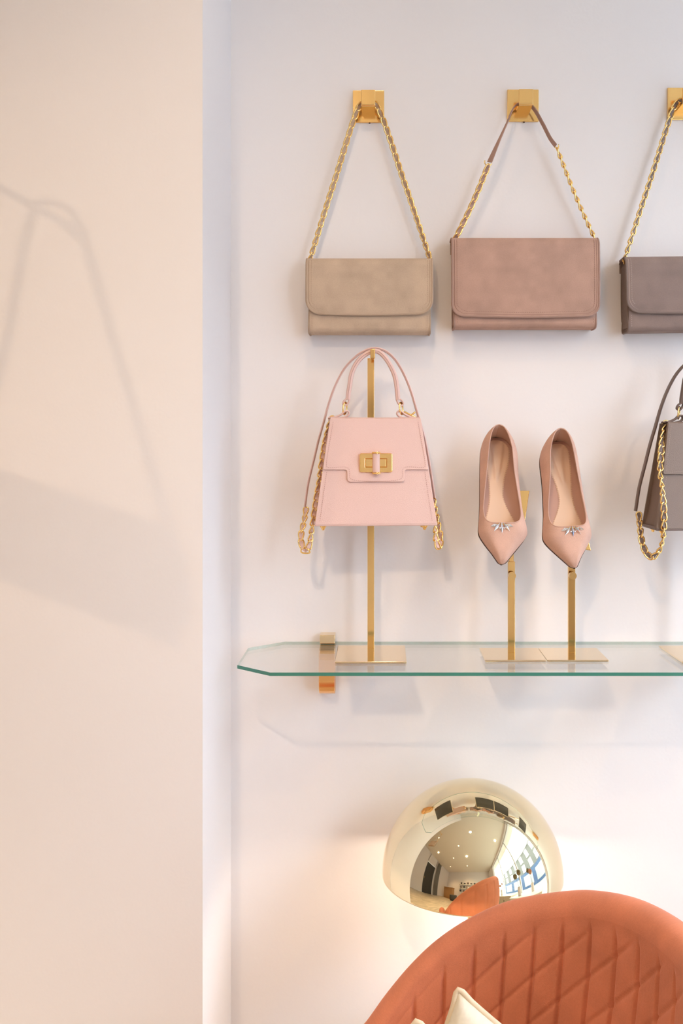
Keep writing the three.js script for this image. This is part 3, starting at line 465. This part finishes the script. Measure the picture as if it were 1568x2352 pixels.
// ---------- dome lamp on a side table ----------
{
  const R = 0.1555, x = 0.1534, y = 0.595, z = 0.172;
  const tb = thing('side_table', 'low round white side table under the gold dome lamp', 'table', [x, 0, z]);
  part('table_top', new THREE.CylinderGeometry(0.16, 0.16, 0.018, 48).translate(0, 0.266, 0), M.white, tb); part('column', cyl(0.02, 0.02, 0.247, 0, 0.1335, 0), M.goldSatin, tb); part('foot', cyl(0.11, 0.115, 0.012, 0, 0.006, 0, 40), M.goldSatin, tb);
  const t = thing('dome_lamp', 'mirror-polished pale gold mushroom lamp behind the armchair', 'lamp', [x, 0.275, z]);
  const prof = []; for (let i = 0; i <= 60; i++) { const a = i / 60 * Math.PI / 2; prof.push(new THREE.Vector2(Math.max(0.00001, R * Math.sin(a)), R * Math.cos(a))); }
  prof.push(new THREE.Vector2(R, -0.002), new THREE.Vector2(R - 0.0018, -0.002));
  part('dome_shade', new THREE.LatheGeometry(prof, 128).translate(0, y - 0.275, 0), M.dome, t);
  const inn = []; for (let i = 0; i <= 40; i++) { const a = i / 40 * Math.PI / 2; inn.push(new THREE.Vector2(Math.max(0.00001, (R - 0.002) * Math.sin(a)), (R - 0.002) * Math.cos(a))); }
  part('shade_lining', new THREE.LatheGeometry(inn, 96).translate(0, y - 0.277, 0), M.domeInner, t);
  part('stem', cyl(0.008, 0.008, 0.29, 0, 0.145 + 0.01, 0), M.gold, t); part('foot', new THREE.LatheGeometry([[0.0001, 0.02], [0.012, 0.02], [0.07, 0.014], [0.075, 0.008], [0.075, 0]].map(([a, b]) => new THREE.Vector2(a, b)), 64), M.gold, t);
  const bm = M.bulb.clone(); bm.emissiveIntensity = 5;
  part('bulb', new THREE.SphereGeometry(0.026, 24, 16).translate(0, y - 0.275 + 0.012, 0), bm, t); part('bulb_socket', cyl(0.014, 0.014, 0.03, 0, 0.3, 0), M.gold, t);
  const l = new THREE.PointLight(lin(1.0, 0.86, 0.7), 0.21); l.position.set(x, y + 0.012, z); l.castShadow = true; l.shadow.radius = 1.2; scene.add(l);
}

// ---------- quilted velvet armchair ----------
const CH = { x: 0.037, z: 0.78, back: 88 * Math.PI / 180 }; // centre; direction of the back measured from -z towards +x
{
  const t = thing('armchair', 'coral velvet tub armchair with quilted lining and cream cushions', 'armchair', [CH.x, 0, CH.z]);
  const rimY = [[0, 0.772], [25, 0.76], [40, 0.742], [51, 0.72], [63, 0.692], [72, 0.663], [81, 0.627], [88, 0.592], [94, 0.558], [100, 0.523], [112, 0.472], [125, 0.452], [140, 0.452], [150, 0.445]];
  const END = 150 * Math.PI / 180, seatY = 0.29, cellA = 0.0434, cellB = 0.06;
  const rim = (psi) => table(rimY, Math.abs(psi) * 180 / Math.PI);
  const pt = (psi, r, y) => { const f = CH.back + psi; return V(r * Math.sin(f), y, -r * Math.cos(f)); };
  const rIn = (y) => lerp(0.235, 0.297, smooth(0.30, 0.72, y)), thick = (psi) => 0.052;
  const groove = (d, w) => Math.exp(-(d * d) / (w * w));
  const cell = (x, p) => { const k = x / p; return Math.abs(k - Math.round(k)) * p; };
  const quilt = (a, y, top) => { const fade = smooth(0.0, 0.034, top - y); const d1 = cell(a - 0.006, cellA), d2 = cell(y - a * 1.02 - 0.012, cellB) * 0.7; return fade * (0.0062 * groove(d1, 0.0028) + 0.0024 * groove(d2, 0.0022) - 0.0014 * Math.min(1, d1 / 0.018) * Math.min(1, d2 / 0.016)); };
  const nA = 1400, nB = 130;
  const inner = grid(nA, nB, (u, v) => { const psi = lerp(-END, END, u), top = rim(psi) - 0.026, y = lerp(seatY, top, v); const arc = (psi + CH.back) * 0.297; const r = rIn(y) + quilt(arc, y, top); return pt(psi, r, y); }, (u, v, p) => [lerp(-END, END, u) * 0.3, p.y]);
  const nR = 14; // rounded rim
  const roll = grid(nA / 4, nR, (u, v) => { const psi = lerp(-END, END, u), top = rim(psi) - 0.026, a = v * Math.PI; const rc = rIn(top) + 0.026; return pt(psi, rc - 0.026 * Math.cos(a), top + 0.026 * Math.sin(a)); }, (u, v, p) => [lerp(-END, END, u) * 0.3, p.y]);
  const outer = grid(360, 40, (u, v) => { const psi = lerp(-END, END, u), top = rim(psi) - 0.026, y = lerp(top, 0.22, v); const arc = psi * 0.34; const r = lerp(rIn(top) + 0.052, 0.2, Math.pow(v, 2.2)) - 0.003 * groove(cell(arc, 0.06), 0.005); return pt(psi, r, y); }, (u, v, p) => [lerp(-END, END, u) * 0.3, p.y]);
  const ends = [-1, 1].map((s) => grid(12, 8, (u, v) => { const psi = s * END, top = rim(psi) - 0.026, y = lerp(0.24, top, u), a = v * Math.PI; const r0 = rIn(y), r1 = r0 + 0.052; const p = pt(psi, lerp(r0, r1, v), y); const q = pt(psi + s * 0.07 * Math.sin(a), lerp(r0, r1, v), y); return q.lerp(p, 0); }));
  part('shell', merge([inner, roll, outer, ...ends]), M.velvet, t);
  part('seat', new THREE.LatheGeometry([[0.0001, 0.335], [0.16, 0.333], [0.21, 0.322], [0.228, 0.3], [0.222, 0.26], [0.15, 0.23], [0.0001, 0.225]].map(([a, b]) => new THREE.Vector2(a, b)), 72), M.velvet, t);
  for (const a of [0.6, 2.2, 3.8, 5.3]) part('leg', new THREE.CylinderGeometry(0.014, 0.009, 0.24, 16).rotateX(0.22).translate(0, 0.118, 0.16).rotateY(a), M.black, t);
}
function cushion(label, pos, rot, S) {
  const t = thing('cushion', label, 'cushion', pos, 'cream cushions on the armchair'); t.rotation.set(...rot);
  const edge = (a, b) => { const k = 1 - 0.07 * (1 - a * a) * (b * b) ; return k; };
  const P = (a, b, s) => { const x = a * S * (1 - 0.085 * (1 - b * b) * Math.abs(a)), y = b * S * (1 - 0.085 * (1 - a * a) * Math.abs(b)); const th = 0.055 * Math.pow((1 - a * a) * (1 - b * b), 0.42) + 0.002 * Math.sin(a * 9 + b * 4) * (1 - a * a) * (1 - b * b); return V(x, y, s * Math.max(0, th)); };
  const f = (s) => grid(40, 40, (u, v) => P((u * 2 - 1) * (s > 0 ? 1 : -1), v * 2 - 1, s));
  part('cover', merge([f(1), f(-1)]), M.cream, t);
  const loop = []; for (let k = 0; k < 4; k++) for (let i = 0; i < 14; i++) { const q = -1 + 2 * i / 14; const [a, b] = [[q, -1], [1, q], [-q, 1], [-1, -q]][k]; loop.push(P(a, b, 1)); }
  part('piping', tube(loop, 0.0036, 220, 8, true), M.creamPipe, t);
}
cushion('cream cushion with piped edge leaning inside the coral armchair', [0.143, 0.513, 0.775], [-0.25, -0.25, -0.5], 0.14);
cushion('cream cushion, the lower and nearer of the two on the armchair', [0.0925, 0.5275, 0.885], [-0.25, -0.25, -0.5], 0.148);

// ---------- bag hanging on the pier, just left of the picture (its strap throws the shadow seen on the pier) ----------
{
  const h = thing('wall_peg', 'long brass wall peg on the pier, left of the picture', 'hook', [-0.75, 1.822, PZ]);
  part('rose', cyl(0.022, 0.022, 0.006, 0, 0, 0, 32).rotateX(Math.PI / 2).translate(0, 0, 0.003), M.goldSatin, h); part('rod', cyl(0.006, 0.006, 0.19, 0, 0, 0, 20).rotateX(Math.PI / 2).translate(0, 0, 0.098), M.goldSatin, h); part('knob', new THREE.SphereGeometry(0.011, 20, 14).translate(0, 0, 0.198), M.goldSatin, h);
  const b = clutch({ name: 'clutch_bag', label: 'small taupe clutch hanging from the long brass peg on the pier', group: 'suede clutches hanging on hooks', pos: [-0.722, 1.292, 0.455], W: 0.18, H: 0.13, D: 0.05, flapH: 0.098, suedeM: M.taupe, edgeM: M.taupeEdge, threadM: M.taupeThread, yaw: -0.53 });
  chainHandle(b, [-0.089, 0.13, 0.026], [0.0905, 0.132, 0.026], [-0.01, 0.543, 0.014], M.taupeEdge);
}

// ---------- the shop behind the camera, mirrored in the dome ----------
function displayBag(x, y, z, w, h, mat, label) {
  const t = thing('shop_bag', label, 'handbag', [x, y, z], 'small bags on the shelves opposite');
  part('body', rbox(w, h, 0.07, 0.012, 0, h / 2, 0), mat, t); part('flap', rbox(w + 0.004, h * 0.5, 0.012, 0.005, 0, h * 0.72, -0.034), mat, t);
  part('handle', new THREE.TorusGeometry(w * 0.3, 0.006, 8, 20, Math.PI).translate(0, h, 0), mat, t);
}
{
  const rows = [[0.75, 'lowest'], [1.1, 'middle'], [1.45, 'highest']], mats = [M.black, M.darkPlain, M.charcoal, M.wood];
  rows.forEach(([y, n], r) => {
    const s = thing('wall_shelf', `${n} white shelf on the wall opposite the armchair`, 'shelf', [-0.75, y, ZF - 0.14], 'white shelves opposite'); part('board', rbox(1.7, 0.03, 0.26, 0.004, 0, -0.015, 0.008), M.white, s); for (const q of [-0.7, 0.7]) part('support', box(0.03, 0.06, 0.2, q, -0.06, 0.035), M.white, s);
    ['first', 'second', 'third', 'fourth', 'fifth'].forEach((o, i) => displayBag(-1.42 + i * 0.33 + 0.04 * r, y + 0.0005, ZF - 0.14, 0.15 + 0.05 * rnd(), 0.12 + 0.09 * rnd(), mats[(i + r) % 3], `${o} dark bag from the window on the ${n} shelf opposite`));
  });
  const c = thing('shop_counter', 'warm brown wooden counter by the doorway', 'counter', [-2.35, 0, 4.1]); part('body', rbox(0.9, 0.92, 0.5, 0.008, 0, 0.46, 0), M.wood, c); part('top', rbox(0.96, 0.03, 0.56, 0.006, 0, 0.935, 0), M.wood, c); part('front_panel', rbox(0.8, 0.8, 0.02, 0.005, 0, 0.46, -0.255), M.wood, c);
  const p = thing('pouf', 'round black velvet pouf in front of the counter', 'pouf', [-1.55, 0, 3.5]); part('cushion', new THREE.LatheGeometry([[0.0001, 0.42], [0.24, 0.42], [0.28, 0.39], [0.285, 0.1], [0.27, 0.06], [0.0001, 0.06]].map(([a, b]) => new THREE.Vector2(a, b)), 48), M.charcoal, p); part('plinth', cyl(0.24, 0.24, 0.06, 0, 0.03, 0, 40), M.black, p);
  const cu = thing('curtain', 'long grey curtain hanging beside the doorway', 'curtain', [XL + 0.12, 0, 2.95]); part('cloth', grid(80, 4, (u, v) => V(0.05 * Math.sin(u * 38), lerp(0.02, 2.6, v), lerp(-0.25, 0.25, u))), std(0.3, 0.28, 0.26, { roughness: 0.9, side: THREE.DoubleSide }), cu); part('rail', cyl(0.012, 0.012, 0.7, 0, 0, 0).rotateX(Math.PI / 2).translate(0, 2.62, 0), M.goldSatin, cu);
  // sideboard and plinth under the shop window
  const s = thing('sideboard', 'cream lacquered sideboard with dark knobs under the shop window', 'sideboard', [1.3, 0, 1.95]); part('body', rbox(0.42, 0.44, 1.25, 0.006, 0, 0.26, 0), M.creamLacquer, s); part('plinth', box(0.36, 0.05, 1.15, 0, 0.025, 0), M.black, s);
  for (const z of [-0.42, 0, 0.42]) { const d = part('door', rbox(0.018, 0.39, 0.4, 0.004, -0.217, 0.26, z), M.creamLacquer, s); part('knob', new THREE.SphereGeometry(0.016, 16, 12).translate(-0.24, 0.33, z + 0.15), M.black, d); }
  const pl = thing('display_plinth', 'low white display plinth with rounded end in the window corner', 'plinth', [1.22, 0, 0.78]); part('body', rbox(0.5, 0.42, 0.9, 0.12, 0, 0.21, 0, 8), M.white, pl); part('top', rbox(0.54, 0.025, 0.94, 0.012, 0, 0.4325, 0), M.white, pl);
  const dried = std(0.2, 0.16, 0.08, { roughness: 0.9 }), driedPink = std(0.5, 0.24, 0.14, { roughness: 0.9 });
  const vase = (x, z, y, h, r, heads, label) => {
    const v = thing('flower_vase', label, 'vase', [x, y, z], 'white vases of dried flowers in the window'); part('vase', new THREE.LatheGeometry([[0.0001, 0], [r * 0.9, 0], [r, 0.02], [r, h * 0.8], [r * 0.7, h], [r * 0.62, h], [r * 0.9, h * 0.75]].map(([a, b]) => new THREE.Vector2(a, b)), 32), M.white, v);
    for (const [dx, dz, hh, hr, m] of heads) { part('stem', tube([[0, h * 0.5, 0], [dx * 0.4, h + hh * 0.4, dz * 0.4], [dx, h + hh, dz]], 0.003, 12, 6), dried, v); const g = new THREE.IcosahedronGeometry(hr, 4), p2 = g.attributes.position; for (let i = 0; i < p2.count; i++) { const q = V(p2.getX(i), p2.getY(i), p2.getZ(i)), n = 1 + 0.18 * Math.sin(q.x * 190) * Math.sin(q.y * 170) * Math.cos(q.z * 180); p2.setXYZ(i, q.x * n, q.y * n, q.z * n); } g.computeVertexNormals(); part('flower_head', g.translate(dx, h + hh, dz), m, v); }
  };
  vase(1.15, 1.0, 0.445, 0.2, 0.05, [[-0.04, 0.05, 0.24, 0.06, dried], [0.05, -0.05, 0.3, 0.065, dried]], 'white vase with two brown dried flower heads on the plinth');
  vase(1.28, 0.62, 0.445, 0.16, 0.045, [[-0.05, -0.03, 0.2, 0.05, driedPink], [0.03, 0.06, 0.26, 0.05, dried]], 'white vase with pinkish dried flowers in the window corner');
  vase(1.3, 2.2, 0.48, 0.26, 0.055, [[-0.03, 0.05, 0.16, 0.05, driedPink], [0.04, -0.02, 0.22, 0.045, driedPink]], 'white vase with rust-coloured dried flowers on the sideboard');
  // the street outside
  const g = struct('street', box(14, 0.1, 30, XR + 7.3, -0.25, 2), M.asphalt);
  const b = thing('building', 'grey brick building with white windows and a blue shopfront across the street', 'building', [9.5, -0.2, 2]); part('facade', box(1, 6.0, 24, 0.5, 3.0, 0), M.brickGrey, b); part('shopfront', box(0.3, 2.6, 22, -0.1, 1.3, 0), M.blueShop, b); part('cornice', box(0.4, 0.3, 24, -0.1, 6.0, 0), M.frameWhite, b);
  for (let i = 0; i < 9; i++) for (let j = 0; j < 2; j++) { const w = part('window', box(0.12, 1.25, 1.0, -0.04, 3.4 + j * 1.65, -9.6 + i * 2.4), M.frameWhite, b); part('pane', box(0.04, 1.1, 0.84, -0.1, 3.4 + j * 1.65, -9.6 + i * 2.4), M.paneFar, w); }
  for (let i = 0; i < 6; i++) part('shop_window', box(0.06, 1.7, 2.6, -0.26, 1.25, -9 + i * 3.6), M.paneFar, b);
}

renderer.render(scene, camera);
